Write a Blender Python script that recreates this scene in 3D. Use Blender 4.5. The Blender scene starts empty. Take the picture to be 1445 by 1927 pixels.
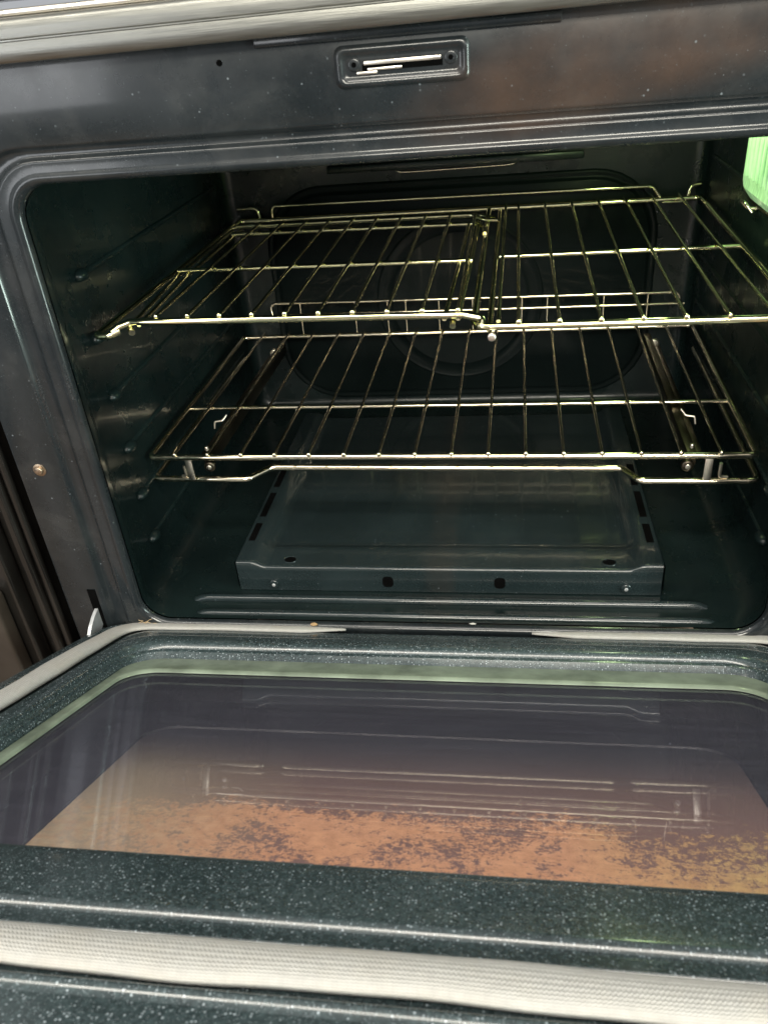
import bpy, bmesh, math, random
from math import sin, cos, pi, radians
from mathutils import Vector, Matrix

random.seed(7)
scn = bpy.context.scene
COL = scn.collection

# ------------------------------------------------------------------ camera
cam_d = bpy.data.cameras.new("camera")
cam = bpy.data.objects.new("camera", cam_d)
COL.objects.link(cam)
scn.camera = cam
RX = Vector((0.98897782, 0.12471039, -0.07981351))
UP = Vector((0.000463976, 0.536435330, 0.843941302))
FW = Vector((-0.14806303, 0.83467626, -0.53046478))
m = Matrix((RX, UP, -FW)).transposed().to_4x4()
m.translation = Vector((0.064, -0.592, 0.510))
cam.matrix_world = m
cam_d.sensor_fit = 'VERTICAL'
cam_d.sensor_height = 36.0
cam_d.lens = 36.0 * 1508.1 / 1927.0
cam_d.clip_start = 0.01
cam_d.clip_end = 100
cam_d.dof.use_dof = True
cam_d.dof.focus_distance = 0.80
cam_d.dof.aperture_fstop = 17

# ------------------------------------------------------------------ world: the dim warm room behind the viewer
world = bpy.data.worlds.new("World")
scn.world = world
world.use_nodes = True
wn, wl = world.node_tree.nodes, world.node_tree.links
wn.clear()
w_out = wn.new("ShaderNodeOutputWorld")
w_bg = wn.new("ShaderNodeBackground")
w_tc = wn.new("ShaderNodeTexCoord")
w_sep = wn.new("ShaderNodeSeparateXYZ")
w_ramp = wn.new("ShaderNodeValToRGB")
w_map = wn.new("ShaderNodeMapRange")
w_noise = wn.new("ShaderNodeTexNoise")
w_nr = wn.new("ShaderNodeMapRange")
w_mul = wn.new("ShaderNodeMix"); w_mul.data_type = 'RGBA'; w_mul.blend_type = 'MULTIPLY'
w_mul.inputs[0].default_value = 1.0
wl.new(w_tc.outputs["Generated"], w_sep.inputs[0])
wl.new(w_sep.outputs["Z"], w_map.inputs["Value"])
w_map.inputs["From Min"].default_value = -1
w_map.inputs["From Max"].default_value = 1
wl.new(w_map.outputs[0], w_ramp.inputs[0])
e = w_ramp.color_ramp.elements
e[0].position = 0.0; e[0].color = (0.15, 0.15, 0.15, 1)
e[1].position = 1.0; e[1].color = (1.15, 1.15, 1.12, 1)
for p, c in ((0.38, (0.24, 0.24, 0.25, 1)), (0.50, (0.56, 0.58, 0.61, 1)), (0.66, (0.92, 0.94, 0.95, 1))):
    k = e.new(p); k.color = c
w_noise.inputs["Scale"].default_value = 2.2
w_noise.inputs["Detail"].default_value = 1.5
wl.new(w_tc.outputs["Generated"], w_noise.inputs["Vector"])
wl.new(w_noise.outputs["Fac"], w_nr.inputs["Value"])
w_nr.inputs["From Min"].default_value = 0.35
w_nr.inputs["From Max"].default_value = 0.65
w_nr.inputs["To Min"].default_value = 0.55
w_nr.inputs["To Max"].default_value = 1.35
wl.new(w_ramp.outputs[0], w_mul.inputs[6])
wl.new(w_nr.outputs[0], w_mul.inputs[7])
wl.new(w_mul.outputs[2], w_bg.inputs["Color"])
w_bg.inputs["Strength"].default_value = 0.78
wl.new(w_bg.outputs[0], w_out.inputs["Surface"])


# ------------------------------------------------------------------ kitchen ceiling lamp and added fill lights
def area_lamp(name, loc, target, sx, sy, power, col):
    d = bpy.data.lights.new(name, 'AREA')
    d.shape = 'RECTANGLE'; d.size = sx; d.size_y = sy
    d.energy = power; d.color = col
    o = bpy.data.objects.new(name, d)
    COL.objects.link(o)
    o.location = loc
    o.rotation_euler = (Vector(target) - Vector(loc)).to_track_quat('-Z', 'Y').to_euler()
    return o


area_lamp("kitchen_ceiling_lamp", (-0.35, -1.05, 2.0), (-0.35, -0.1, 0.1), 3.2, 0.20, 46, (1.0, 0.94, 0.83))
area_lamp("rack_highlight_fill", (0.3, -3.2, 1.75), (0, 0.2, 0.25), 1.8, 0.45, 115, (1.0, 0.95, 0.82))  # added area light, gives the rack wires their bright lines
area_lamp("jamb_highlight_fill", (1.45, -0.75, 0.20), (-0.3, 0, 0.20), 0.16, 1.2, 30, (0.80, 1.0, 0.90))  # added area light, draws highlight lines down the left jamb
area_lamp("frame_sheen_fill", (-1.75, -2.3, 0.55), (-0.25, 0, 0.4), 0.9, 0.9, 14, (0.95, 0.97, 1.0))  # added area light for the soft bright patch on the upper left frame

scn.view_settings.view_transform = 'Standard'
scn.view_settings.look = 'None'
scn.view_settings.exposure = 0.0
scn.view_settings.gamma = 1.0
scn.view_settings.use_curve_mapping = False
scn.render.engine = 'CYCLES'
scn.cycles.use_denoising = True
scn.cycles.max_bounces = 14
scn.cycles.transparent_max_bounces = 16
scn.cycles.glossy_bounces = 8
scn.cycles.sample_clamp_indirect = 6.0


# ------------------------------------------------------------------ materials
def mat(name):
    M = bpy.data.materials.new(name)
    M.use_nodes = True
    n = M.node_tree.nodes; l = M.node_tree.links
    n.clear()
    out = n.new("ShaderNodeOutputMaterial")
    b = n.new("ShaderNodeBsdfPrincipled")
    l.new(b.outputs[0], out.inputs[0])
    return M, n, l, b, out


def mixc(n, l, fac, a, b, mode='MIX'):
    k = n.new("ShaderNodeMix"); k.data_type = 'RGBA'; k.blend_type = mode
    for sock, v in ((k.inputs[0], fac), (k.inputs[6], a), (k.inputs[7], b)):
        if hasattr(v, 'links') or isinstance(v, bpy.types.NodeSocket):
            l.new(v, sock)
        else:
            sock.default_value = v if not isinstance(v, tuple) else (*v, 1)[:4]
    return k.outputs[2]


def maprange(n, l, v, a, b, c, d, smooth=False):
    k = n.new("ShaderNodeMapRange")
    if smooth: k.interpolation_type = 'SMOOTHSTEP'
    l.new(v, k.inputs["Value"])
    k.inputs["From Min"].default_value = a; k.inputs["From Max"].default_value = b
    k.inputs["To Min"].default_value = c; k.inputs["To Max"].default_value = d
    return k.outputs[0]


def math_n(n, l, op, a, b):
    k = n.new("ShaderNodeMath"); k.operation = op
    for i, v in enumerate((a, b)):
        if isinstance(v, bpy.types.NodeSocket): l.new(v, k.inputs[i])
        else: k.inputs[i].default_value = v
    return k.outputs[0]


def noise(n, l, vec, scale, detail=3, rough=0.55, dist=0.0):
    k = n.new("ShaderNodeTexNoise")
    k.inputs["Scale"].default_value = scale
    k.inputs["Detail"].default_value = detail
    k.inputs["Roughness"].default_value = rough
    k.inputs["Distortion"].default_value = dist
    l.new(vec, k.inputs["Vector"])
    return k.outputs["Fac"]


def flecks(n, l, vec, scale, radius, keep):
    v = n.new("ShaderNodeTexVoronoi")
    v.inputs["Scale"].default_value = scale
    l.new(vec, v.inputs["Vector"])
    spot = maprange(n, l, v.outputs["Distance"], radius * 0.45, radius, 1, 0, True)
    sp = n.new("ShaderNodeSeparateColor")
    l.new(v.outputs["Color"], sp.inputs[0])
    sel = maprange(n, l, sp.outputs[0], 1 - keep, 1 - keep + 0.02, 0, 1)
    amp = maprange(n, l, sp.outputs[1], 0, 1, 0.35, 1)
    return math_n(n, l, 'MULTIPLY', math_n(n, l, 'MULTIPLY', spot, sel), amp)


def porcelain(name, base=(0.010, 0.015, 0.017), light=(0.022, 0.030, 0.034), rough=(0.16, 0.34), fleck=0.5, keep=0.25,
              smudge=0.0, brown=None, fscale=260, spec=0.5, fcol=(0.60, 0.68, 0.74), coat=0.0, grain=0.12, crough=0.16, wavy=0.0):
    M, n, l, b, out = mat(name)
    tc = n.new("ShaderNodeTexCoord"); vec = tc.outputs["Object"]
    big = noise(n, l, vec, 9, 4)
    fine = noise(n, l, vec, 420, 2)
    c = mixc(n, l, maprange(n, l, big, 0.35, 0.7, 0, 1), base, light)
    c = mixc(n, l, maprange(n, l, fine, 0.4, 0.75, 0, grain), c, tuple(x * 2.2 for x in light))
    if smudge:
        sm = maprange(n, l, noise(n, l, vec, 14, 6, 0.65, 0.6), 0.5, 0.72, 0, smudge)
        c = mixc(n, l, sm, c, (0.16, 0.155, 0.145))
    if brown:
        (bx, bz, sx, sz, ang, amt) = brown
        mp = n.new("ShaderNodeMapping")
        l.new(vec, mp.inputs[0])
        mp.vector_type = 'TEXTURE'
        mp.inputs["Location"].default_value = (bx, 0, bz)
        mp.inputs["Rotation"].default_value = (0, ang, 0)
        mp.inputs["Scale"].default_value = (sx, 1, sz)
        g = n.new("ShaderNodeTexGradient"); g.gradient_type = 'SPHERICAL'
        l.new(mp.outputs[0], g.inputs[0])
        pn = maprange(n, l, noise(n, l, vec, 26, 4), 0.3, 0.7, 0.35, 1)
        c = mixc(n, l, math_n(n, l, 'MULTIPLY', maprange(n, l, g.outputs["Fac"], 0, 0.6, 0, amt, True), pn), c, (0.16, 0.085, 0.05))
    f1 = flecks(n, l, vec, fscale, 0.40, keep)
    f2 = flecks(n, l, vec, fscale * 2.3, 0.42, keep * 1.2)
    fl = math_n(n, l, 'MAXIMUM', f1, math_n(n, l, 'MULTIPLY', f2, 0.6))
    c = mixc(n, l, math_n(n, l, 'MULTIPLY', fl, fleck), c, fcol)
    l.new(c, b.inputs["Base Color"])
    r = maprange(n, l, noise(n, l, vec, 22, 5, 0.6), 0.35, 0.7, rough[0], rough[1])
    l.new(r, b.inputs["Roughness"])
    b.inputs["Specular IOR Level"].default_value = spec
    b.inputs["Coat Weight"].default_value = coat
    b.inputs["Coat Roughness"].default_value = crough
    bp = n.new("ShaderNodeBump"); bp.inputs["Strength"].default_value = 0.05; bp.inputs["Distance"].default_value = 0.0006
    l.new(noise(n, l, vec, 160, 2), bp.inputs["Height"])
    if wavy:
        b2 = n.new("ShaderNodeBump"); b2.inputs["Strength"].default_value = 0.35 * wavy; b2.inputs["Distance"].default_value = 0.004
        l.new(noise(n, l, vec, 17, 3, 0.5, 0.4), b2.inputs["Height"])
        l.new(b2.outputs[0], bp.inputs["Normal"])
    l.new(bp.outputs[0], b.inputs["Normal"])
    return M


def simple(name, col, rough=0.5, metal=0.0, var=0.25, scale=40, spec=0.5):
    M, n, l, b, out = mat(name)
    tc = n.new("ShaderNodeTexCoord")
    f = noise(n, l, tc.outputs["Object"], scale, 4)
    c = mixc(n, l, maprange(n, l, f, 0.3, 0.7, 0, 1), tuple(x * (1 - var) for x in col), tuple(min(1, x * (1 + var)) for x in col))
    l.new(c, b.inputs["Base Color"])
    l.new(maprange(n, l, f, 0.3, 0.7, rough * 0.8, min(1, rough * 1.25)), b.inputs["Roughness"])
    b.inputs["Metallic"].default_value = metal
    b.inputs["Specular IOR Level"].default_value = spec
    return M


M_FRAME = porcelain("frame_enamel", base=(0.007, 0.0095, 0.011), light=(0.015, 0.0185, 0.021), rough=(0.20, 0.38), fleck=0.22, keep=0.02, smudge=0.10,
                    brown=(0.15, 0.478, 0.19, 0.045, -0.25, 0.28), spec=0.34, coat=0.42, crough=0.10, fscale=420)  # brown patch painted for a warm reflection on the upper right frame
M_CAVITY = porcelain("cavity_enamel", base=(0.004, 0.0082, 0.0085), light=(0.008, 0.0155, 0.0155), rough=(0.22, 0.40), spec=0.28, wavy=0.4, coat=0.08, crough=0.05, fleck=0.15, keep=0.015, smudge=0.01, fscale=420)
M_BACK = porcelain("back_enamel", base=(0.004, 0.007, 0.007), light=(0.007, 0.011, 0.011), rough=(0.30, 0.45), spec=0.08, coat=0.03, crough=0.05, fleck=0.1, keep=0.01, fscale=420)
M_COVER = porcelain("cover_enamel", base=(0.008, 0.013, 0.014), light=(0.015, 0.023, 0.025), rough=(0.16, 0.26), spec=0.35, fleck=0.16, keep=0.02, smudge=0.0, coat=0.4, crough=0.07, fscale=420,
                    brown=(0.0, 0.03, 0.02, 0.2, 0, 0.05))
M_DOOR = porcelain("door_enamel", base=(0.017, 0.026, 0.028), light=(0.032, 0.047, 0.050), rough=(0.16, 0.30), fleck=0.60, keep=0.26, smudge=0.0, fscale=620, coat=0.4, grain=0.5, crough=0.08)
M_DARK = simple("dark_void", (0.003, 0.003, 0.003), 0.9, spec=0.0)
M_MASK = simple("window_mask", (0.020, 0.018, 0.024), 0.5)
M_CHROME = simple("chrome_wire", (0.92, 0.82, 0.63), 0.11, 1.0, 0.10, 60)
M_TINTED = simple("light_tinted_chrome", (0.92, 0.87, 0.56), 0.11, 1.0, 0.12, 60)  # yellow-green light on the upper wires painted into the chrome colour
M_BRONZE = simple("glide_steel", (0.10, 0.085, 0.065), 0.36, 1.0, 0.10, 30)
M_BRIGHT = simple("bright_steel", (0.86, 0.80, 0.70), 0.30, 1.0, 0.08, 60)
M_HINGE = simple("hinge_steel", (0.50, 0.51, 0.52), 0.38, 0.55, 0.15, 90)
M_SCREW = simple("screw_steel", (0.42, 0.33, 0.24), 0.35, 1.0, 0.3, 300)
M_LIPREFL = simple("lip_reflection_green", (0.19, 0.23, 0.175), 0.18, 0.0, 0.35, 30)  # reflected lip of the door frame painted as a green colour
M_CRUMB = simple("toasted_crumb", (0.34, 0.22, 0.11), 0.8, 0.0, 0.3, 600)
M_PANEL = simple("control_glass", (0.012, 0.012, 0.013), 0.12, 0.0)
M_CAB = simple("cabinet_black", (0.010, 0.009, 0.008), 0.22, 0.0, 0.4, 12)
M_CABWOOD = simple("cabinet_brown", (0.030, 0.023, 0.017), 0.45, 0.0, 0.35, 14)

# brushed stainless
M_STEEL, n, l, b, out = mat("brushed_steel")
tc = n.new("ShaderNodeTexCoord"); mp = n.new("ShaderNodeMapping"); l.new(tc.outputs["Object"], mp.inputs[0])
mp.inputs["Scale"].default_value = (6, 300, 300)
f = noise(n, l, mp.outputs[0], 6, 4)
l.new(mixc(n, l, f, (0.17, 0.17, 0.155), (0.30, 0.30, 0.275)), b.inputs["Base Color"])
b.inputs["Metallic"].default_value = 1.0
l.new(maprange(n, l, f, 0.3, 0.7, 0.30, 0.46), b.inputs["Roughness"])
bp = n.new("ShaderNodeBump"); bp.inputs["Strength"].default_value = 0.15; bp.inputs["Distance"].default_value = 0.0004
l.new(f, bp.inputs["Height"]); l.new(bp.outputs[0], b.inputs["Normal"])

# woven gasket (uses the uv laid along the rope)
M_GASKET, n, l, b, out = mat("woven_gasket")
uv = n.new("ShaderNodeUVMap"); sep = n.new("ShaderNodeSeparateXYZ"); l.new(uv.outputs[0], sep.inputs[0])
U, V = sep.outputs[0], sep.outputs[1]
th = math_n(n, l, 'SINE', math_n(n, l, 'MULTIPLY', V, 2 * pi * 30), 0)
chev = math_n(n, l, 'PINGPONG', math_n(n, l, 'MULTIPLY', V, 30.0), 0.5)
st = math_n(n, l, 'SINE', math_n(n, l, 'MULTIPLY', math_n(n, l, 'ADD', U, math_n(n, l, 'MULTIPLY', chev, 0.0032)), 2 * pi / 0.0019), 0)
hgt = math_n(n, l, 'ADD', math_n(n, l, 'MULTIPLY', th, 0.5), math_n(n, l, 'MULTIPLY', st, 0.5))
tc = n.new("ShaderNodeTexCoord")
dirt = maprange(n, l, noise(n, l, tc.outputs["Object"], 30, 4), 0.45, 0.75, 0, 0.35)
c = mixc(n, l, maprange(n, l, hgt, -0.9, 0.6, 0, 1), (0.36, 0.35, 0.325), (0.545, 0.535, 0.51))
c = mixc(n, l, dirt, c, (0.42, 0.37, 0.29))
c = mixc(n, l, maprange(n, l, noise(n, l, tc.outputs["Object"], 260, 3), 0.35, 0.7, 0, 0.4), c, (0.34, 0.33, 0.315))
l.new(c, b.inputs["Base Color"])
b.inputs["Roughness"].default_value = 0.75
bp = n.new("ShaderNodeBump"); bp.inputs["Strength"].default_value = 0.5; bp.inputs["Distance"].default_value = 0.0006
l.new(hgt, bp.inputs["Height"]); l.new(bp.outputs[0], b.inputs["Normal"])

# coated inner door glass: clear, with a strong fresnel mirror and streaky haze whose purple-grey stands in for reflection
M_GLASS, n, l, b, out = mat("coated_door_glass")
n.remove(b)
tr = n.new("ShaderNodeBsdfTransparent"); tr.inputs[0].default_value = (0.98, 0.97, 0.97, 1)
gl = n.new("ShaderNodeBsdfGlossy"); gl.inputs["Roughness"].default_value = 0.012
gl.inputs[0].default_value = (0.92, 0.94, 1.0, 1)
df = n.new("ShaderNodeBsdfDiffuse"); df.inputs[0].default_value = (0.42, 0.43, 0.56, 1)
ge = n.new("ShaderNodeNewGeometry")
dt = n.new("ShaderNodeVectorMath"); dt.operation = 'DOT_PRODUCT'
l.new(ge.outputs["Normal"], dt.inputs[0]); l.new(ge.outputs["Incoming"], dt.inputs[1])
cs = math_n(n, l, 'SUBTRACT', 1.0, math_n(n, l, 'ABSOLUTE', dt.outputs["Value"], 0))
sch = math_n(n, l, 'ADD', 0.045, math_n(n, l, 'MULTIPLY', math_n(n, l, 'POWER', cs, 5.0), 0.955))
m1 = n.new("ShaderNodeMixShader"); m2 = n.new("ShaderNodeMixShader")
tc = n.new("ShaderNodeTexCoord"); mp = n.new("ShaderNodeMapping"); l.new(tc.outputs["Object"], mp.inputs[0])
mp.inputs["Scale"].default_value = (5, 60, 60)
hz = maprange(n, l, noise(n, l, mp.outputs[0], 3, 5, 0.6), 0.3, 0.8, 0.042, 0.078)
fk = flecks(n, l, tc.outputs["Object"], 130, 0.10, 0.12)
hz = math_n(n, l, 'MAXIMUM', hz, math_n(n, l, 'MULTIPLY', fk, 0.7))
l.new(hz, m1.inputs[0]); l.new(tr.outputs[0], m1.inputs[1]); l.new(df.outputs[0], m1.inputs[2])
l.new(sch, m2.inputs[0]); l.new(m1.outputs[0], m2.inputs[1]); l.new(gl.outputs[0], m2.inputs[2])
l.new(m2.outputs[0], out.inputs[0])

# outer pane with baked-on brown residue, blotchy; door-local coordinates are stored in the uv
M_RESIDUE, n, l, b, out = mat("baked_residue_pane")
uv = n.new("ShaderNodeUVMap"); sep = n.new("ShaderNodeSeparateXYZ"); l.new(uv.outputs[0], sep.inputs[0])
mp = n.new("ShaderNodeMapping"); l.new(uv.outputs[0], mp.inputs[0]); mp.inputs["Scale"].default_value = (0.85, 0.9, 1)
n1 = noise(n, l, mp.outputs[0], 130, 9, 0.76, 0.10)
n1 = math_n(n, l, 'ADD', math_n(n, l, 'MULTIPLY', n1, 0.62), math_n(n, l, 'MULTIPLY', noise(n, l, mp.outputs[0], 380, 5, 0.75), 0.46))
n2 = noise(n, l, mp.outputs[0], 16, 3, 0.5, 0.4)
edge = math_n(n, l, 'ADD', math_n(n, l, 'MULTIPLY', math_n(n, l, 'SUBTRACT', sep.outputs[1], 0.253), 30.0), math_n(n, l, 'MULTIPLY', math_n(n, l, 'SUBTRACT', n2, 0.5), 1.6))  # blotches thin towards the hinge, painted for the reflection covering them
edge = math_n(n, l, 'MINIMUM', edge, math_n(n, l, 'ADD', 0.10, math_n(n, l, 'MULTIPLY', math_n(n, l, 'SUBTRACT', n2, 0.5), 2.6)))
sm = math_n(n, l, 'ADD', math_n(n, l, 'MULTIPLY', math_n(n, l, 'SUBTRACT', n1, 0.5), 4.6), edge)
blot = maprange(n, l, sm, -0.14, 0.38, 0, 1, True)
tanl = mixc(n, l, maprange(n, l, sep.outputs[0], -0.21, -0.08, 0, 1), (0.58, 0.45, 0.27), (0.92, 0.47, 0.24))
tanr = mixc(n, l, maprange(n, l, sep.outputs[0], 0.10, 0.22, 0, 1), tanl, (0.75, 0.52, 0.18))
tanr = mixc(n, l, maprange(n, l, noise(n, l, mp.outputs[0], 140, 3), 0.35, 0.7, 0, 0.5), tanr, (0.50, 0.22, 0.10))
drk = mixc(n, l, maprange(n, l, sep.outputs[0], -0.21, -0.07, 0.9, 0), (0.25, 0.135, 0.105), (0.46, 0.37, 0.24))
drk = mixc(n, l, maprange(n, l, sep.outputs[1], 0.13, 0.25, 1, 0), drk, (0.085, 0.07, 0.072))  # darkening towards the hinge painted in, where the pane lies dimmer
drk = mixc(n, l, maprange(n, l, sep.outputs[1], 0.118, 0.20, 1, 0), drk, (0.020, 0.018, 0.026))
l.new(mixc(n, l, blot, drk, tanr), b.inputs["Base Color"])
b.inputs["Roughness"].default_value = 0.6

# oven lamp glass, lit from within
M_LAMP, n, l, b, out = mat("lit_lamp_glass")
tc = n.new("ShaderNodeTexCoord")
mp = n.new("ShaderNodeMapping"); l.new(tc.outputs["Object"], mp.inputs[0]); mp.inputs["Scale"].default_value = (1, 3.2, 0.6)
f = noise(n, l, mp.outputs[0], 60, 4, 0.6)
b.inputs["Base Color"].default_value = (0.35, 0.55, 0.35, 1)
b.inputs["Roughness"].default_value = 0.2
l.new(mixc(n, l, maprange(n, l, f, 0.35, 0.65, 0, 1), (0.12, 0.28, 0.12), (0.62, 0.95, 0.50)), b.inputs["Emission Color"])
b.inputs["Emission Strength"].default_value = 0.40

M_FLOOR, n, l, b, out = mat("kitchen_floor_boards")
tc = n.new("ShaderNodeTexCoord"); mp = n.new("ShaderNodeMapping"); l.new(tc.outputs["Object"], mp.inputs[0])
br = n.new("ShaderNodeTexBrick"); br.inputs["Scale"].default_value = 1.0
br.inputs["Brick Width"].default_value = 0.9; br.inputs["Row Height"].default_value = 0.12; br.inputs["Mortar Size"].default_value = 0.002
br.inputs["Color1"].default_value = (0.20, 0.12, 0.07, 1); br.inputs["Color2"].default_value = (0.14, 0.085, 0.05, 1); br.inputs["Mortar"].default_value = (0.03, 0.02, 0.015, 1)
l.new(mp.outputs[0], br.inputs[0])
mp2 = n.new("ShaderNodeMapping"); l.new(tc.outputs["Object"], mp2.inputs[0]); mp2.inputs["Scale"].default_value = (2, 30, 1)
l.new(mixc(n, l, maprange(n, l, noise(n, l, mp2.outputs[0], 4, 5), 0.3, 0.7, 0, 0.5), br.outputs["Color"], (0.10, 0.055, 0.03)), b.inputs["Base Color"])
b.inputs["Roughness"].default_value = 0.4


# ------------------------------------------------------------------ geometry helpers
def obj(name, bm, material, parent=None, smooth=True, ang=40):
    bmesh.ops.recalc_face_normals(bm, faces=bm.faces)
    me = bpy.data.meshes.new(name)
    bm.to_mesh(me); bm.free()
    for p in me.polygons: p.use_smooth = smooth
    if smooth: me.set_sharp_from_angle(angle=radians(ang))
    me.materials.append(material)
    o = bpy.data.objects.new(name, me)
    COL.objects.link(o)
    if parent is not None:
        o.parent = parent
        if not parent.get("local_parts"):
            o.matrix_parent_inverse = Matrix.Translation(-world_of(parent))
    return o


def world_of(o):
    v = Vector(o.location)
    return v if o.parent is None else Vector((0, 0, 0)) + (v if o.type == 'EMPTY' else Vector((0, 0, 0)))


def top(name, label, cat, loc=(0, 0, 0), group=None):
    o = bpy.data.objects.new(name, None)
    o.empty_display_size = 0.05
    COL.objects.link(o)
    o.location = loc
    o["label"] = label; o["category"] = cat
    if group: o["group"] = group
    return o


def add_box(bm, lo, hi, bev=0.0, seg=2, xf=None):
    r = bmesh.ops.create_cube(bm, size=1.0)
    vs = r['verts']
    for v in vs:
        v.co = Vector([(lo[i] + hi[i]) / 2 + v.co[i] * (hi[i] - lo[i]) for i in range(3)])
    if bev > 0:
        es = list({e for v in vs for e in v.link_edges})
        rb = bmesh.ops.bevel(bm, geom=es, offset=bev, segments=seg, affect='EDGES', profile=0.5)
        vs = list({v for f in rb['faces'] for v in f.verts} | {v for v in vs if v.is_valid})
    if xf:
        for v in vs: v.co = xf(v.co)
    return vs


def fillet(pts, r, seg=6, closed=False):
    pts = [Vector(p) for p in pts]
    out = []
    N = len(pts)
    for i, p in enumerate(pts):
        if not closed and i in (0, N - 1):
            out.append(p); continue
        a = pts[i - 1]; c = pts[(i + 1) % N]
        d1 = (a - p); d2 = (c - p)
        L = min(d1.length, d2.length) * 0.49
        an = d1.angle(d2, pi)
        if an > pi - 0.02 or r <= 0:
            out.append(p); continue
        t = min(L, r / math.tan(an / 2))
        s = p + d1.normalized() * t; q = p + d2.normalized() * t
        for k in range(seg + 1):
            u = k / seg
            out.append(s * (1 - u) ** 2 + p * 2 * u * (1 - u) + q * u * u)
    return out


def add_tube(bm, pts, r, fr=0.0, n=10, closed=False, xf=None, caps=True, seg=6):
    pts = fillet(pts, fr, seg, closed) if fr > 0 else [Vector(p) for p in pts]
    N = len(pts)
    rings = []
    prev = None
    for i, p in enumerate(pts):
        if closed:
            t = (pts[(i + 1) % N] - pts[i - 1]).normalized()
        else:
            t = (pts[min(i + 1, N - 1)] - pts[max(i - 1, 0)]).normalized()
        if prev is None:
            up = Vector((0, 0, 1)) if abs(t.z) < 0.9 else Vector((0, 1, 0))
            a = t.cross(up).normalized()
        else:
            a = (prev - t * prev.dot(t)).normalized()
        prev = a
        bb = t.cross(a)
        rr = r if not callable(r) else r(i / (N - 1))
        ring = []
        for k in range(n):
            th = 2 * pi * k / n
            co = p + (a * cos(th) + bb * sin(th)) * rr
            ring.append(bm.verts.new(xf(co) if xf else co))
        rings.append(ring)
    for i in range(N if closed else N - 1):
        A = rings[i]; B = rings[(i + 1) % N]
        for k in range(n):
            bm.faces.new((A[k], A[(k + 1) % n], B[(k + 1) % n], B[k]))
    if caps and not closed:
        bm.faces.new(rings[0][::-1]); bm.faces.new(rings[-1])


def tube_obj(name, pts, r, material, parent, fr=0.0, n=10, closed=False, xf=None):
    bm = bmesh.new()
    add_tube(bm, pts, r, fr, n, closed, xf)
    return obj(name, bm, material, parent, ang=60)


def rr_loop(xl, xr, zb, zt, r, seg=8, straight=6):
    """points of a rounded rectangle, always the same count"""
    pts = []
    r = max(1e-4, min(r, (xr - xl) / 2 - 1e-4, (zt - zb) / 2 - 1e-4))
    corners = [((xr - r, zt - r), 0), ((xl + r, zt - r), 90), ((xl + r, zb + r), 180), ((xr - r, zb + r), 270)]
    arcs = []
    for (cx, cz), a0 in corners:
        arcs.append([(cx + r * cos(radians(a0 + 90 * k / seg)), cz + r * sin(radians(a0 + 90 * k / seg))) for k in range(seg + 1)])
    for i in range(4):
        pts += arcs[i]
        p = arcs[i][-1]; q = arcs[(i + 1) % 4][0]
        for k in range(1, straight):
            u = k / straight
            pts.append((p[0] * (1 - u) + q[0] * u, p[1] * (1 - u) + q[1] * u))
    return pts


def add_rings(bm, loops, xf, cap_last=False, cap_first=False):
    """loops: list of (list of 2d points, depth); xf maps (a, b, depth) to a point"""
    rings = [[bm.verts.new(xf(a, b_, d)) for a, b_ in pts] for pts, d in loops]
    for A, B in zip(rings[:-1], rings[1:]):
        n_ = len(A)
        for k in range(n_):
            bm.faces.new((A[k], A[(k + 1) % n_], B[(k + 1) % n_], B[k]))
    if cap_last: bm.faces.new(rings[-1])
    if cap_first: bm.faces.new(rings[0][::-1])


def add_disc(bm, c, r, h, axis='y', n=20, bev=0.3):
    """short round-edged stud along an axis, rising towards -y, +z or the door normal"""
    prof = [(0, r), (h * (1 - bev), r), (h * (1 - bev * 0.3), r * 0.9), (h, r * 0.72)]
    rings = []
    for d, rr in prof:
        ring = []
        for k in range(n):
            a = 2 * pi * k / n
            if axis == 'y': co = Vector((c[0] + rr * cos(a), c[1] - d, c[2] + rr * sin(a)))
            elif axis == 'x': co = Vector((c[0] - d, c[1] + rr * cos(a), c[2] + rr * sin(a)))
            else: co = Vector((c[0] + rr * cos(a), c[1] + rr * sin(a), c[2] + d))
            ring.append(bm.verts.new(co))
        rings.append(ring)
    for A, B in zip(rings[:-1], rings[1:]):
        for k in range(n):
            bm.faces.new((A[k], A[(k + 1) % n], B[(k + 1) % n], B[k]))
    bm.faces.new(rings[-1]); bm.faces.new(rings[0][::-1])


FY = lambda a, b_, d: Vector((a, d, b_))       # frame / cavity mapping: x, z, depth y

# ------------------------------------------------------------------ kitchen floor and the cabinet beside the oven
bm = bmesh.new()
bmesh.ops.create_grid(bm, x_segments=2, y_segments=2, size=1.6, matrix=Matrix.Translation((0, -0.6, -0.42)))
fl = obj("floor", bm, M_FLOOR, None, False)
fl["kind"] = "structure"; fl["label"] = "brown board floor under the oven"

cab = top("cabinet", "glossy black cabinet with grooved upright edge standing left of the oven", "cabinet", (-0.62, 0.3, -0.42))
bm = bmesh.new()
add_box(bm, (-0.90, 0.012, -0.42), (-0.395, 0.60, 0.46), 0.003)
obj("body", bm, M_CAB, cab)
bm = bmesh.new()
add_box(bm, (-0.90, -0.010, -0.40), (-0.4215, 0.010, 0.44), 0.004, 3)
obj("front_panel", bm, M_CAB, cab)
for xx, rr in ((-0.4075, 0.0065), (-0.394, 0.004)):
    bm = bmesh.new()
    add_tube(bm, [(xx, 0.006, -0.41), (xx, 0.006, 0.45)], rr, 0, 16)
    obj("edge_bead", bm, M_CAB, cab)
bm = bmesh.new()
add_box(bm, (-0.90, -0.030, -0.36), (-0.432, -0.011, 0.05), 0.004, 3)
obj("drawer_front", bm, M_CABWOOD, cab)

# ------------------------------------------------------------------ the oven
oven = top("oven", "open black enamel oven with two wire racks and its window door lowered", "oven", (0, 0, -0.42))

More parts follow.
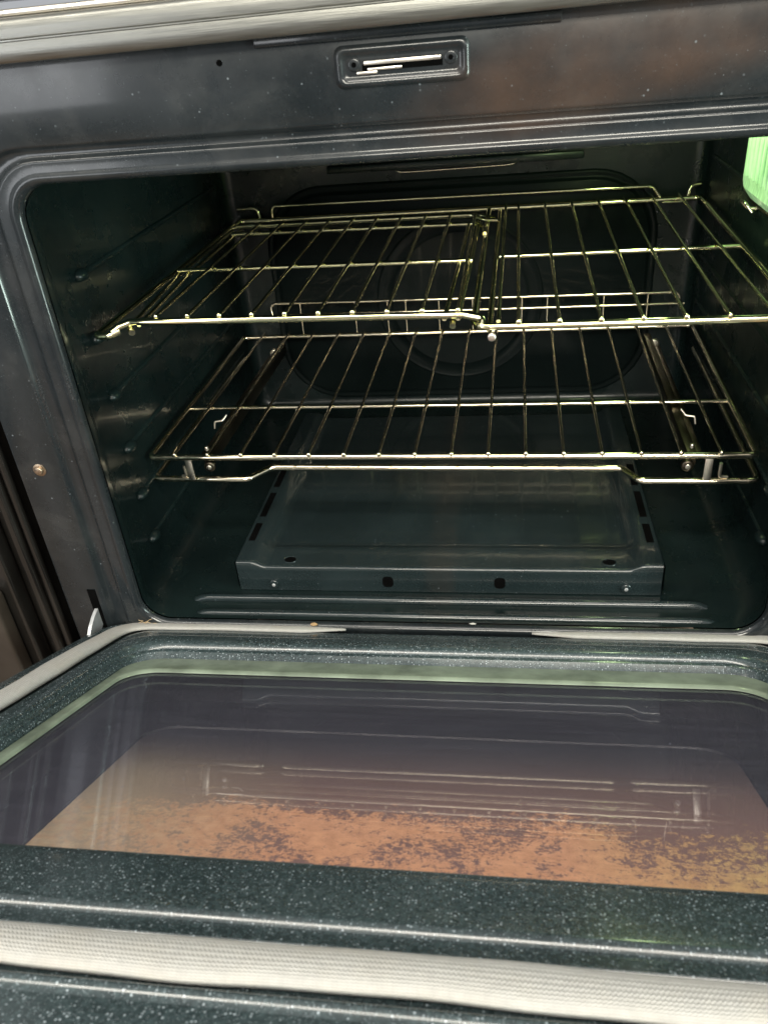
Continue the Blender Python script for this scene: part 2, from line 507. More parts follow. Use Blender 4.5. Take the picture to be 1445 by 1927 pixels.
# front frame with its stepped, rolled opening
L = []
OP = dict(xl=-0.3000, xr=0.2985, zb=0.0, zt=0.4215)


def fl_(dx, dzt, dzb, y, r):
    if dx > 0.018: dx -= 0.0048
    L.append((rr_loop(OP['xl'] - dx, OP['xr'] + dx, OP['zb'] - dzb, OP['zt'] + dzt, r), y))


L.append((rr_loop(-0.377, 0.377, -0.160, 0.512, 0.004), 0.022))
L.append((rr_loop(-0.377, 0.377, -0.160, 0.512, 0.004), 0.003))
L.append((rr_loop(-0.3762, 0.3762, -0.1592, 0.5112, 0.004), 0.0008))
L.append((rr_loop(-0.374, 0.374, -0.157, 0.509, 0.004), 0.0))
fl_(0.0395, 0.0255, 0.06, 0.0, 0.050)
fl_(0.0385, 0.0243, 0.058, 0.0004, 0.049)
fl_(0.0375, 0.0232, 0.056, 0.0014, 0.048)
fl_(0.0358, 0.0218, 0.054, 0.0042, 0.047)
fl_(0.0340, 0.0205, 0.052, 0.0050, 0.046)
fl_(0.0250, 0.0175, 0.040, 0.0052, 0.042)
fl_(0.0235, 0.0165, 0.038, 0.0046, 0.041)
fl_(0.0215, 0.0152, 0.036, 0.0014, 0.040)
fl_(0.0200, 0.0142, 0.034, 0.0004, 0.039)
fl_(0.0185, 0.0130, 0.032, 0.0002, 0.038)
fl_(0.0072, 0.0070, 0.010, 0.0018, 0.031)
fl_(0.0056, 0.0053, 0.007, 0.0010, 0.030)
fl_(0.0044, 0.0042, 0.0052, 0.0004, 0.029)
fl_(0.0030, 0.0030, 0.004, 0.0002, 0.029)
for k in range(1, 7):
    a = k / 6 * pi / 2
    fl_(0.003 - 0.005 * sin(a), 0.003 - 0.005 * sin(a), 0.004 - 0.005 * sin(a), 0.0002 + 0.0065 * (1 - cos(a)), 0.027)
bm = bmesh.new()
add_rings(bm, L, FY)
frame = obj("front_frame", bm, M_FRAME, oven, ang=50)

# cavity
C_ = [(rr_loop(-0.2980, 0.2965, 0.001, 0.4195, 0.027), 0.0085),
      (rr_loop(-0.2990, 0.2975, 0.000, 0.4205, 0.028), 0.016),
      (rr_loop(-0.3050, 0.3050, -0.002, 0.4300, 0.030), 0.030),
      (rr_loop(-0.3120, 0.3120, -0.003, 0.4380, 0.030), 0.045),
      (rr_loop(-0.3120, 0.3120, -0.003, 0.4380, 0.024), 0.25),
      (rr_loop(-0.3120, 0.3120, -0.003, 0.4380, 0.020), 0.505)]
for k in range(1, 6):
    a = k / 5 * pi / 2
    s = 0.015 * (1 - cos(a))
    C_.append((rr_loop(-0.312 + s, 0.312 - s, -0.003 + s, 0.438 - s, 0.02), 0.505 + 0.015 * sin(a)))
bm = bmesh.new()
add_rings(bm, C_, FY, cap_last=True)
cavity = obj("cavity", bm, M_CAVITY, oven, ang=50)

# outer jacket of the oven so that no daylight leaks into the box
bm = bmesh.new()
for lo, hi in (((-0.377, 0.0225, -0.40), (-0.374, 0.60, 0.512)), ((0.374, 0.0225, -0.40), (0.377, 0.60, 0.512)),
               ((-0.3735, 0.597, -0.40), (0.3735, 0.60, 0.512)), ((-0.3735, 0.0225, 0.509), (0.3735, 0.5965, 0.512)),
               ((-0.3735, 0.03, -0.40), (0.3735, 0.033, -0.161))):
    add_box(bm, lo, hi)
obj("outer_jacket", bm, M_DARK, oven, False)

# rack supports pressed into both side walls
for sx in (-1, 1):
    for z in (0.0475, 0.1008, 0.1560, 0.2130, 0.2712, 0.3300):
        bm = bmesh.new()
        x0 = sx * 0.3125
        add_tube(bm, [(x0, 0.080, z), (x0, 0.090, z), (x0, 0.47, z), (x0, 0.482, z)], 0.0030, 0, 10)
        r = bmesh.ops.create_uvsphere(bm, u_segments=18, v_segments=12, radius=1.0)
        for v in r['verts']:
            c = v.co.copy()
            v.co = Vector((sx * 0.3115 - sx * max(0, -sx * c.x) * 0.0075 + sx * max(0, sx * c.x) * 0.002, 0.088 + c.y * 0.011, z + c.z * 0.0058))
        obj("rack_support", bm, M_CAVITY, cavity, ang=70)

# back wall pressings
bm = bmesh.new()
lp = []
for d, y in ((0.0, 0.5198), (0.001, 0.5184), (0.003, 0.5176), (0.005, 0.5180), (0.007, 0.5184), (0.010, 0.5180), (0.0115, 0.5160), (0.0135, 0.5152)):
    lp.append((rr_loop(-0.262 + d, 0.262 - d, 0.012 + d, 0.318 - d, 0.085 - d), y))
add_rings(bm, lp, FY, cap_last=True)
obj("back_panel", bm, M_BACK, cavity, ang=60)
bm = bmesh.new()
cx, cz = 0.002, 0.157
prof = [(0.1155, 0.5140), (0.1145, 0.5130), (0.1130, 0.5126), (0.1115, 0.5130), (0.1105, 0.5134), (0.0955, 0.5134), (0.0945, 0.5128), (0.0930, 0.5124), (0.0915, 0.5126), (0.02, 0.5124)]
lp = [([(cx + r * cos(2 * pi * k / 64), cz + r * sin(2 * pi * k / 64)) for k in range(64)], y) for r, y in [(r, y + 0.0012) for r, y in prof]]
add_rings(bm, lp, FY, cap_last=True)
obj("fan_cover", bm, M_BACK, cavity, ang=60)
bm = bmesh.new()
add_box(bm, (-0.162, 0.496, 0.3345), (0.1615, 0.5195, 0.3435), 0.0015)
vent = obj("vent_duct", bm, M_CAVITY, cavity)
tube_obj("vent_loop", [(-0.074, 0.510, 0.336), (-0.071, 0.507, 0.3305), (-0.05, 0.5065, 0.330), (0.065, 0.5065, 0.331), (0.078, 0.507, 0.332), (0.081, 0.510, 0.338)],
         0.0016, M_CHROME, cavity, 0.006)

# floor ribs
for y, xa, xb in ((0.0437, -0.258, 0.256), (0.0190, -0.249, 0.259)):
    bm = bmesh.new()
    nst = 40
    for i in range(nst):
        pass
    pts = [(xa, y, -0.005), (xa + 0.008, y, -0.0018), (xa + 0.016, y, -0.0012), (xb - 0.016, y, -0.0012), (xb - 0.008, y, -0.0018), (xb, y, -0.005)]
    add_tube(bm, pts, 0.0044, 0, 16)
    obj("floor_rib", bm, M_COVER, cavity, ang=70)

# burner cover on the cavity floor: folded sheet with a sunk top
bm = bmesh.new()
X0, X1, Y0, Y1, ZT, ZM = -0.2135, 0.2165, 0.060, 0.420, 0.0335, 0.0275


def cover_z(x, y):
    e_ = min(x - X0, X1 - x)
    t = max(0.0, min(1.0, (e_ - 0.016) / 0.016)); t = t * t * (3 - 2 * t)
    z = ZT + (ZM - ZT) * t
    u = max(0.0, min(1.0, (y - 0.096) / 0.01)); u = u * u * (3 - 2 * u)
    z += -0.003 * u * t
    return z


xs = [X0 + (X1 - X0) * i / 86 for i in range(87)]
ys = [Y0 + 0.0035, Y0 + 0.008, 0.065, 0.070, 0.075, 0.080, 0.086, 0.092, 0.096, 0.099, 0.102, 0.106, 0.112, 0.13, 0.16, 0.2, 0.25, 0.3, 0.36, Y1]
ys = sorted(set(ys))
grid = [[bm.verts.new((x, y, cover_z(x, y))) for x in xs] for y in ys]
for j in range(len(ys) - 1):
    for i in range(len(xs) - 1):
        bm.faces.new((grid[j][i], grid[j][i + 1], grid[j + 1][i + 1], grid[j + 1][i]))
prev = grid[0]
for dy, dz in ((0.0012, -0.0006), (0.0002, -0.002), (0.0, -0.004), (-0.0003, None)):
    row = []
    for i, x in enumerate(xs):
        z0 = cover_z(x, ys[0])
        row.append(bm.verts.new((x, Y0 + dy, (z0 + dz) if dz is not None else -0.002)))
    for i in range(len(xs) - 1):
        bm.faces.new((row[i], row[i + 1], prev[i + 1], prev[i]))
    prev = row
for idx, sx, xe in ((0, -1, X0), (-1, 1, X1)):
    col = [grid[j][idx] for j in range(len(ys))]
    low = [bm.verts.new((xe + sx * 0.0025, v.co.y, v.co.z - 0.003)) for v in col]
    bot = [bm.verts.new((xe + sx * 0.0030, v.co.y, -0.002)) for v in col]
    for A, B in ((col, low), (low, bot)):
        for j in range(len(ys) - 1):
            bm.faces.new((A[j], A[j + 1], B[j + 1], B[j]))
cover = obj("burner_cover", bm, M_COVER, oven, ang=50)


def flat_disc(name, c, rx, ry, plane, material, parent, n=20, thick=0.0006, power=2.0):
    bm = bmesh.new()
    rings = []
    for d in (0.0, thick):
        ring = []
        for k in range(n):
            a = 2 * pi * k / n
            u = math.copysign(abs(cos(a)) ** (2 / power), cos(a)) * rx
            v = math.copysign(abs(sin(a)) ** (2 / power), sin(a)) * ry
            ring.append(bm.verts.new((c[0] + u, c[1] - d, c[2] + v) if plane == 'y' else (c[0] + u, c[1] + v, c[2] + d)))
        rings.append(ring)
    for k in range(n):
        bm.faces.new((rings[0][k], rings[0][(k + 1) % n], rings[1][(k + 1) % n], rings[1][k]))
    bm.faces.new(rings[1]); bm.faces.new(rings[0][::-1])
    return obj(name, bm, material, parent)


for x, y in ((-0.1584, 0.0735), (0.167, 0.0735)):
    flat_disc("vent_hole", (x, y, cover_z(x, y) - 0.0003), 0.0062, 0.0050, 'z', M_DARK, cover)
    bm = bmesh.new()
    add_tube(bm, [(x + 0.0068 * cos(2 * pi * k / 24), y + 0.0056 * sin(2 * pi * k / 24), cover_z(x, y) + 0.0001) for k in range(24)], 0.0007, 0, 8, True)
    obj("hole_rim", bm, M_COVER, cover)
for x in (-0.0544, 0.0596):
    flat_disc("front_slot", (x, 0.0599, 0.0105), 0.0056, 0.0065, 'y', M_DARK, cover, power=3.0)
for x in (-0.1756, 0.183):
    bm = bmesh.new(); add_disc(bm, (x, 0.0600, 0.0065), 0.0052, 0.0028, 'y')
    obj("cover_screw", bm, M_COVER, cover)
    bm = bmesh.new(); add_disc(bm, (x, 0.0572, 0.0065), 0.0019, 0.0008, 'y', 12)
    obj("screw_tip", bm, M_HINGE, cover)
for sx, xe in ((-1, X0), (1, X1)):
    for ya, yb in ((0.100, 0.134), (0.148, 0.200), (0.214, 0.262)):
        bm = bmesh.new()
        xx = xe - sx * 0.0068
        add_box(bm, (xx - 0.0036, ya, ZT - 0.002), (xx + 0.0036, yb, ZT + 0.0005), 0.0002, 1)
        obj("side_slot", bm, M_DARK, cover)

# oven lamp on the right wall, lit
bm = bmesh.new()
lamp_l = [((0.165, 0.304), (0.320, 0.404), 0.3119), ((0.165, 0.304), (0.320, 0.404), 0.3080), ((0.176, 0.292), (0.331, 0.396), 0.2985), ((0.178, 0.290), (0.333, 0.394), 0.2972),
          ((0.184, 0.284), (0.339, 0.388), 0.2980), ((0.188, 0.280), (0.343, 0.384), 0.2968)]
add_rings(bm, [(rr_loop(a[0], a[1], b_[0], b_[1], 0.010, 4, 3), d) for a, b_, d in lamp_l], lambda a, b_, d: Vector((d, a, b_)), cap_last=True)
lens = obj("lamp_cover", bm, M_LAMP, oven, ang=35)
tube_obj("wire_clip", [(0.311, 0.274, 0.314), (0.302, 0.278, 0.314), (0.295, 0.280, 0.322), (0.295, 0.262, 0.323), (0.302, 0.258, 0.314)], 0.0015, M_CHROME, lens, 0.006)
bm = bmesh.new()
add_tube(bm, [Vector((0.3105, a, b_)) for a, b_ in rr_loop(0.162, 0.307, 0.317, 0.407, 0.012, 4, 3)], 0.0022, 0, 8, True)
obj("lamp_bezel", bm, M_BRONZE, oven, ang=60)
for k in range(7):
    yy = 0.196 + 0.0135 * k
    tube_obj("glass_rib", [(0.2975, yy, 0.345), (0.2966, yy, 0.352), (0.2966, yy, 0.378), (0.2975, yy, 0.384)], 0.0022, M_LAMP, lens)
ld = bpy.data.lights.new("oven_lamp_unseen_light", 'POINT')
ld.energy = 0.75; ld.color = (0.74, 1.0, 0.46); ld.shadow_soft_size = 0.02
lo_ = bpy.data.objects.new("oven_lamp_unseen_light", ld); COL.objects.link(lo_); lo_.location = (0.215, 0.235, 0.405)  # the lamp's light, set unseen near the ceiling and clear of its lens

# latch plate in the frame above the opening
bm = bmesh.new()
lp = []
for d, y in ((-0.0005, 0.0003), (0.0012, -0.0016), (0.0028, -0.0022), (0.0045, -0.0016), (0.0062, 0.0000), (0.0075, -0.0001)):
    lp.append((rr_loop(-0.0455 + d, 0.0425 - d, 0.4665 + d, 0.4915 - d, 0.0055 - d * 0.4, 6, 4), y))
add_rings(bm, lp, FY, cap_last=True)
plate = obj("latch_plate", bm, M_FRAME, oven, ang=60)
bm = bmesh.new(); add_box(bm, (-0.0275, -0.0006, 0.4762), (0.0250, -0.0002, 0.4800))
obj("latch_slot", bm, M_DARK, plate, False)
bm = bmesh.new(); add_box(bm, (-0.0262, -0.0017, 0.4796), (0.0240, -0.0004, 0.4820), 0.0003)
obj("latch_bar", bm, M_BRIGHT, plate)
bm = bmesh.new()
add_box(bm, (-0.0312, -0.0028, 0.4744), (-0.0175, -0.0011, 0.4762), 0.0004)
add_box(bm, (-0.0240, -0.0024, 0.4763), (-0.0012, -0.0010, 0.4780), 0.0004)
obj("latch_hook", bm, M_BRIGHT, plate)
for x in (-0.0328, 0.0303):
    bm = bmesh.new(); add_disc(bm, (x, -0.0001, 0.4803), 0.0040, 0.0012, 'y')
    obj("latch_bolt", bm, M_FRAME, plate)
    flat_disc("bolt_socket", (x, -0.0013, 0.4803), 0.0016, 0.0016, 'y', M_DARK, plate, 10, 0.0002)
flat_disc("frame_hole", (-0.1231, -0.0002, 0.4880), 0.0020, 0.0020, 'y', M_DARK, frame, 12, 0.0003)
bm = bmesh.new(); add_box(bm, (-0.0975, -0.0035, 0.4945), (0.0995, 0.0002, 0.5005), 0.0012)
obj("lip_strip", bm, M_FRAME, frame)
for sx in (-1, 1):
    bm = bmesh.new(); add_disc(bm, (sx * 0.3545, 0.0, 0.1795), 0.0062, 0.0012, 'y')
    obj("screw_washer", bm, M_SCREW, frame)
    bm = bmesh.new(); add_disc(bm, (sx * 0.3545, -0.0012, 0.1795), 0.0040, 0.0026, 'y', 16)
    obj("screw_head", bm, M_SCREW, frame)
    bm = bmesh.new(); add_box(bm, (sx * 0.3450 - 0.0042, -0.0008, -0.0150), (sx * 0.3450 + 0.0042, 0.0004, 0.0420))
    obj("hinge_slot", bm, M_DARK, frame, False)

# steel trim and control panel over the frame
bm = bmesh.new()
prof = [(0.010, 0.5015), (-0.016, 0.5010), (-0.0188, 0.5014), (-0.0200, 0.5032), (-0.0205, 0.5085), (-0.0200, 0.5130), (-0.0190, 0.5136), (-0.0190, 0.5144), (-0.0203, 0.5152),
        (-0.0207, 0.5200), (-0.0200, 0.5240), (-0.0188, 0.5256), (-0.0165, 0.5268), (-0.012, 0.5272), (0.010, 0.5272)]
NX = 30
rings = []
for i in range(NX + 1):
    x = -0.40 + 0.80 * i / NX
    rings.append([bm.verts.new((x, y, z + 0.0045 * ((x + 0.3) / 0.6 - 0.2) - 0.0018)) for y, z in prof])
for A, B in zip(rings[:-1], rings[1:]):
    for k in range(len(prof) - 1):
        bm.faces.new((A[k], A[k + 1], B[k + 1], B[k]))
bm.faces.new(rings[0]); bm.faces.new(rings[-1][::-1])
obj("steel_trim", bm, M_STEEL, oven, ang=35)
bm = bmesh.new()
add_tube(bm, [(-0.40, -0.0125, 0.5262), (0.40, -0.0125, 0.5305)], 0.0022, 0, 10)
obj("trim_edge", bm, M_BRIGHT, oven)
bm = bmesh.new()
add_box(bm, (-0.40, -0.0085, 0.5345), (0.40, 0.03, 0.66), 0.003)
obj("control_panel", bm, M_PANEL, oven)

# ------------------------------------------------------------------ the door, lowered part way
TILT = radians(24.84)
ST, CT = sin(TILT), cos(TILT)


def D(x, s, n_=0.0):
    return Vector((x, -s * CT + n_ * ST, -0.005 + s * ST + n_ * CT))


DF = lambda a, b_, d: D(a, b_, d)
SB, SE = -0.022, 0.560                      # liner from hinge to top edge
WX0, WX1, WS0, WS1 = -0.282, 0.282, 0.0565, 0.4000     # window opening in the liner
lp = []
lp.append((rr_loop(-0.350, 0.350, SB, SE, 0.012), -0.020))
lp.append((rr_loop(-0.350, 0.350, SB, SE, 0.012), -0.0040))
lp.append((rr_loop(-0.3485, 0.3485, SB + 0.0015, SE - 0.0015, 0.012), -0.0022))
lp.append((rr_loop(-0.3465, 0.3465, SB + 0.003, SE - 0.003, 0.012), -0.0018))


def dl(x, s0, s1, n_, r):
    lp.append((rr_loop(-x, x, s0, s1, r), n_))


# outer band, small step up to the gasket channel, channel, step up to the inner band, ridge, flat, lip and well wall
dl(0.3400, -0.0130, 0.4960, -0.0018, 0.030)
dl(0.3390, -0.0120, 0.4942, -0.0014, 0.030)
dl(0.3380, -0.0112, 0.4930, 0.0000, 0.030)
dl(0.3372, -0.0106, 0.4920, 0.0011, 0.030)
dl(0.3360, -0.0096, 0.4905, 0.0014, 0.030)
dl(0.3348, -0.0088, 0.4892, 0.0009, 0.030)
dl(0.3340, -0.0084, 0.4880, -0.0005, 0.030)
dl(0.3325, -0.0080, 0.4855, -0.0036, 0.030)
dl(0.3040, 0.0085, 0.4610, -0.0036, 0.030)
dl(0.3030, 0.0095, 0.4600, -0.0008, 0.030)
dl(0.3018, 0.0105, 0.4588, 0.0002, 0.030)
dl(0.3000, 0.0125, 0.4565, 0.0000, 0.030)
dl(0.2968, 0.0330, 0.4488, -0.0006, 0.034)
dl(0.2962, 0.0345, 0.4474, 0.0016, 0.034)
dl(0.2955, 0.0360, 0.4460, 0.0026, 0.034)
dl(0.2943, 0.0380, 0.4436, 0.0027, 0.034)
dl(0.2880, 0.0470, 0.4100, 0.0022, 0.034)
dl(0.2862, 0.0500, 0.4040, 0.0016, 0.034)
dl(0.2846, 0.0530, 0.4020, 0.0004, 0.034)
dl(0.2836, 0.0550, 0.4008, -0.0020, 0.034)
dl(0.2830, 0.0562, 0.4002, -0.0050, 0.034)
dl(0.2826, 0.0570, 0.3998, -0.0052, 0.034)
dl(0.2815, 0.0590, 0.3990, -0.0066, 0.034)
dl(0.2808, 0.0600, 0.3985, -0.0105, 0.034)
dl(0.2800, 0.0610, 0.3980, -0.0135, 0.034)
bm = bmesh.new()
add_rings(bm, lp, DF)
door = obj("door", bm, M_DOOR, oven, ang=40)

# pale green ring round the glass, painting the lip's reflection in it
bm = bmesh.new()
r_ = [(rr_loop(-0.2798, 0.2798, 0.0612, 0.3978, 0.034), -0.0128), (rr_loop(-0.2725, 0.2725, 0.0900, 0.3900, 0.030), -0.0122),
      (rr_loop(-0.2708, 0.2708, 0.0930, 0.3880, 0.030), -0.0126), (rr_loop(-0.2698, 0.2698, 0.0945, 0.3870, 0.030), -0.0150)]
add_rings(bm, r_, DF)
obj("lip_reflection_ring", bm, M_LIPREFL, door, ang=60)

# inner glass
bm = bmesh.new()
add_rings(bm, [(rr_loop(-0.2790, 0.2790, 0.0620, 0.3970, 0.03), -0.0156), (rr_loop(-0.2790, 0.2790, 0.0620, 0.3970, 0.03), -0.0196)], DF, True, True)
obj("inner_glass", bm, M_GLASS, door, False)

# dark box between the panes, with the outer pane seen through its window
bm = bmesh.new()
add_rings(bm, [(rr_loop(-0.2800, 0.2800, 0.0610, 0.4300, 0.03), -0.0205), (rr_loop(-0.2800, 0.2800, 0.0600, 0.4300, 0.03), -0.0540),
               (rr_loop(-0.2410, 0.2410, 0.1180, 0.4200, 0.03), -0.0545), (rr_loop(-0.2400, 0.2400, 0.1190, 0.4190, 0.03), -0.0560)], DF)
obj("window_mask", bm, M_MASK, door, ang=40)
bm = bmesh.new()
uvl = bm.loops.layers.uv.new("UVMap")
vs = [(-0.245, 0.113), (0.245, 0.113), (0.245, 0.424), (-0.245, 0.424)]
f1 = bm.faces.new([bm.verts.new(D(a, b_, -0.0562)) for a, b_ in vs])
f2 = bm.faces.new([bm.verts.new(D(a, b_, -0.0602)) for a, b_ in vs][::-1])
for f_, q in ((f1, vs), (f2, vs[::-1])):
    for lo2, (a, b_) in zip(f_.loops, q): lo2[uvl].uv = (a, b_)
for k in range(4):
    a = f1.verts[k]; b2 = f1.verts[(k + 1) % 4]
    k2 = [v for v in f2.verts]
    bm.faces.new((a, k2[3 - k], k2[3 - (k + 1) % 4], b2))
obj("outer_pane", bm, M_RESIDUE, door, False)
# outer skin
bm = bmesh.new()
add_box(bm, (-0.350, SB + 0.003, -0.068), (0.350, SE, -0.0615), 0.002, 2, lambda c: D(c.x, c.y, c.z))
for sx in (-1, 1):
    add_box(bm, (min(sx * 0.350, sx * 0.344), SB + 0.003, -0.0612), (max(sx * 0.350, sx * 0.344), SE - 0.001, -0.0203), 0, 1, lambda c: D(c.x, c.y, c.z))
obj("outer_skin", bm, M_PANEL, door, ang=40)

# woven gasket rope: open at the hinge side, pointed ends
bm = bmesh.new()
uvl = bm.loops.layers.uv.new("UVMap")
GX, G0, G1 = 0.3180, 0.0005, 0.4745
path2 = [(0.090, G0)]
path2 += [(GX, G0), (GX, G1), (-GX, G1), (-GX, G0), (-0.090, G0)]
pp_ = fillet([Vector((a, b_, 0)) for a, b_ in path2], 0.034, 10)
dense = [pp_[0]]
for a, b_ in zip(pp_[:-1], pp_[1:]):
    k = max(1, int((b_ - a).length / 0.006))
    for j in range(1, k + 1): dense.append(a.lerp(b_, j / k))
NN = 20
us = [0.0]
for a, b_ in zip(dense[:-1], dense[1:]): us.append(us[-1] + (b_ - a).length)
TOT = us[-1]
rings = []
for i, p in enumerate(dense):
    t = (dense[min(i + 1, len(dense) - 1)] - dense[max(i - 1, 0)]).normalized()
    side = Vector((t.y, -t.x, 0))
    endd = min(us[i], TOT - us[i])
    tp = min(1.0, 0.08 + endd / 0.045)
    farside = 0.55 if p.y < 0.02 else 1.0
    hw = 0.0110 * tp * (1 + 0.04 * sin(us[i] * 43) + 0.03 * sin(us[i] * 97))
    hh = (0.0028 + 0.0016 * max(0.0, min(1.0, p.y / 0.10))) * (0.35 + 0.65 * tp)
    wob = 0.0008 * sin(us[i] * 31)
    ring = []
    for k in range(NN):
        a = 2 * pi * k / NN
        ca, sa = cos(a), sin(a)
        off = math.copysign(abs(ca) ** 0.8, ca) * hw + wob
        h = math.copysign(abs(sa) ** 0.8, sa) * hh + 0.0014
        q = p + side * off
        ring.append(bm.verts.new(D(q.x, q.y, h)))
    rings.append(ring)
for i in range(len(rings) - 1):
    for k in range(NN):
        f_ = bm.faces.new((rings[i][k], rings[i][(k + 1) % NN], rings[i + 1][(k + 1) % NN], rings[i + 1][k]))
        for lo2, (uu, vv) in zip(f_.loops, ((us[i], k / NN), (us[i], (k + 1) / NN), (us[i + 1], (k + 1) / NN), (us[i + 1], k / NN))):
            lo2[uvl].uv = (uu, vv)
bm.faces.new(rings[0][::-1]); bm.faces.new(rings[-1])
obj("gasket", bm, M_GASKET, door, ang=80)

# frayed threads at the left gasket corner
bm = bmesh.new()
for k in range(46):
    x = -0.302 + random.uniform(-0.012, 0.016); s = random.uniform(-0.010, 0.006)
    a = random.uniform(0, 2 * pi); ln = random.uniform(0.003, 0.010)
    p0 = D(x, s, 0.005); p1 = p0 + Vector((cos(a) * ln * 0.8, sin(a) * ln * 0.3, random.uniform(0.0, 0.5) * ln))
    pm = (p0 + p1) / 2 + Vector((0, 0, random.uniform(0, 0.0015)))
    add_tube(bm, [p0, pm, p1], 0.00022, 0, 4)
obj("frayed_thread", bm, simple("thread_tan", (0.50, 0.36, 0.20), 0.8), door)

# hinge arms
for sx in (-1, 1):
    bm = bmesh.new()
    outer = [(0.016, 0.022), (0.004, 0.0195), (-0.010, 0.0155), (-0.021, 0.0100), (-0.030, 0.0020), (-0.037, -0.008), (-0.042, -0.020), (-0.044, -0.034)]
    inner = [(0.016, 0.002), (0.006, 0.000), (-0.004, -0.0040), (-0.013, -0.010), (-0.019, -0.018), (-0.023, -0.026), (-0.025, -0.034), (-0.026, -0.042)]
    A = []
    for x in (sx * 0.3440, sx * 0.3475):
        A.append([[bm.verts.new((x, y, z)) for y, z in outer], [bm.verts.new((x, y, z)) for y, z in inner]])
    for k in range(len(outer) - 1):
        for q in (0, 1):
            bm.faces.new((A[q][0][k], A[q][0][k + 1], A[q][1][k + 1], A[q][1][k]))
        for q in (0, 1):
            bm.faces.new((A[0][q][k], A[0][q][k + 1], A[1][q][k + 1], A[1][q][k]))
    bm.faces.new((A[0][0][0], A[1][0][0], A[1][1][0], A[0][1][0])); bm.faces.new((A[0][0][-1], A[1][0][-1], A[1][1][-1], A[0][1][-1]))
    bmesh.ops.bevel(bm, geom=[e_ for e_ in bm.edges if len(e_.link_faces) == 2 and e_.calc_face_angle() > 1.0], offset=0.0008, segments=2, affect='EDGES')
    obj("hinge_arm", bm, M_HINGE, door, ang=40)

# ------------------------------------------------------------------ wire racks
ROT = radians(-0.85)


def rack(name, label, loc, group):
    r = top(name, label, "oven rack", loc, group)
    r.rotation_euler = (0, 0, ROT)
    r["local_parts"] = True
    return r


def bar(name, pts, r, parent, material=None, fr=0.0, n=12, closed=False):
    return tube_obj(name, pts, r, material or wire_of(parent), parent, fr, n, closed)


def rod(p, q, parent):
    p = Vector(p); q = Vector(q); d = (q - p).normalized()
    pts = [p, p + d * 0.0007, p + d * 0.003, p + d * 0.006, q]
    rr = {0: 0.0017, 1: 0.0024, 2: 0.0023, 3: 0.0017, 4: 0.0017}
    return tube_obj("rod", pts, lambda u: rr[round(u * 4)], wire_of(parent), parent, 0, 10)


def wire_of(parent):
    return M_CHROME if parent.name.startswith("sliding") else M_TINTED


# lower rack: sliding rack over a bent-handle carrier, on two glides
low = rack("sliding_oven_rack", "lower chrome wire rack on glides with a dipped handle bar, above the burner cover", (0, 0.30, 0.105), "chrome racks in the oven")
Lx = lambda x, y, z: (x, y - 0.30, z - 0.105)
bar("frame_wire", [Lx(-0.300, 0.114, 0.130), Lx(0.298, 0.104, 0.130), Lx(0.300, 0.463, 0.130), Lx(-0.300, 0.463, 0.130)][:0] or
    [Lx(-0.302, 0.109, 0.130), Lx(0.300, 0.109, 0.130), Lx(0.304, 0.4635, 0.130), Lx(-0.305, 0.4635, 0.130)], 0.0034, low, None, 0.008, 14, True)
bar("cross_wire", [Lx(-0.304, 0.230, 0.1295), Lx(0.303, 0.230, 0.1295)], 0.0024, low)
for k in range(16):
    x = -0.2735 + 0.0361 * k
    rod(Lx(x, 0.1050, 0.1338), Lx(x, 0.467, 0.1345), low)
bar("carrier_wire", [Lx(-0.3085, 0.46, 0.099), Lx(-0.3085, 0.118, 0.099), Lx(-0.203, 0.117, 0.099), Lx(-0.1825, 0.1420, 0.0995), Lx(0.1835, 0.1405, 0.0985),
                     Lx(0.199, 0.117, 0.0975), Lx(0.3085, 0.118, 0.097), Lx(0.3085, 0.46, 0.099)], 0.0034, low, None, 0.010, 14)
bar("back_rail", [Lx(-0.255, 0.462, 0.1545), Lx(-0.2600, 0.468, 0.1760), Lx(0.2820, 0.463, 0.1745), Lx(0.2860, 0.46, 0.154)], 0.0020, low, None, 0.008)
bar("back_rail", [Lx(-0.255, 0.464, 0.1605), Lx(0.2900, 0.464, 0.1595)], 0.0020, low)
for x in (-0.2165, -0.14, -0.095, -0.07, -0.025, 0.02, 0.085, 0.118, 0.19, 0.245):
    bar("rail_post", [Lx(x, 0.4665, 0.176), Lx(x, 0.4655, 0.1315)], 0.0014, low)
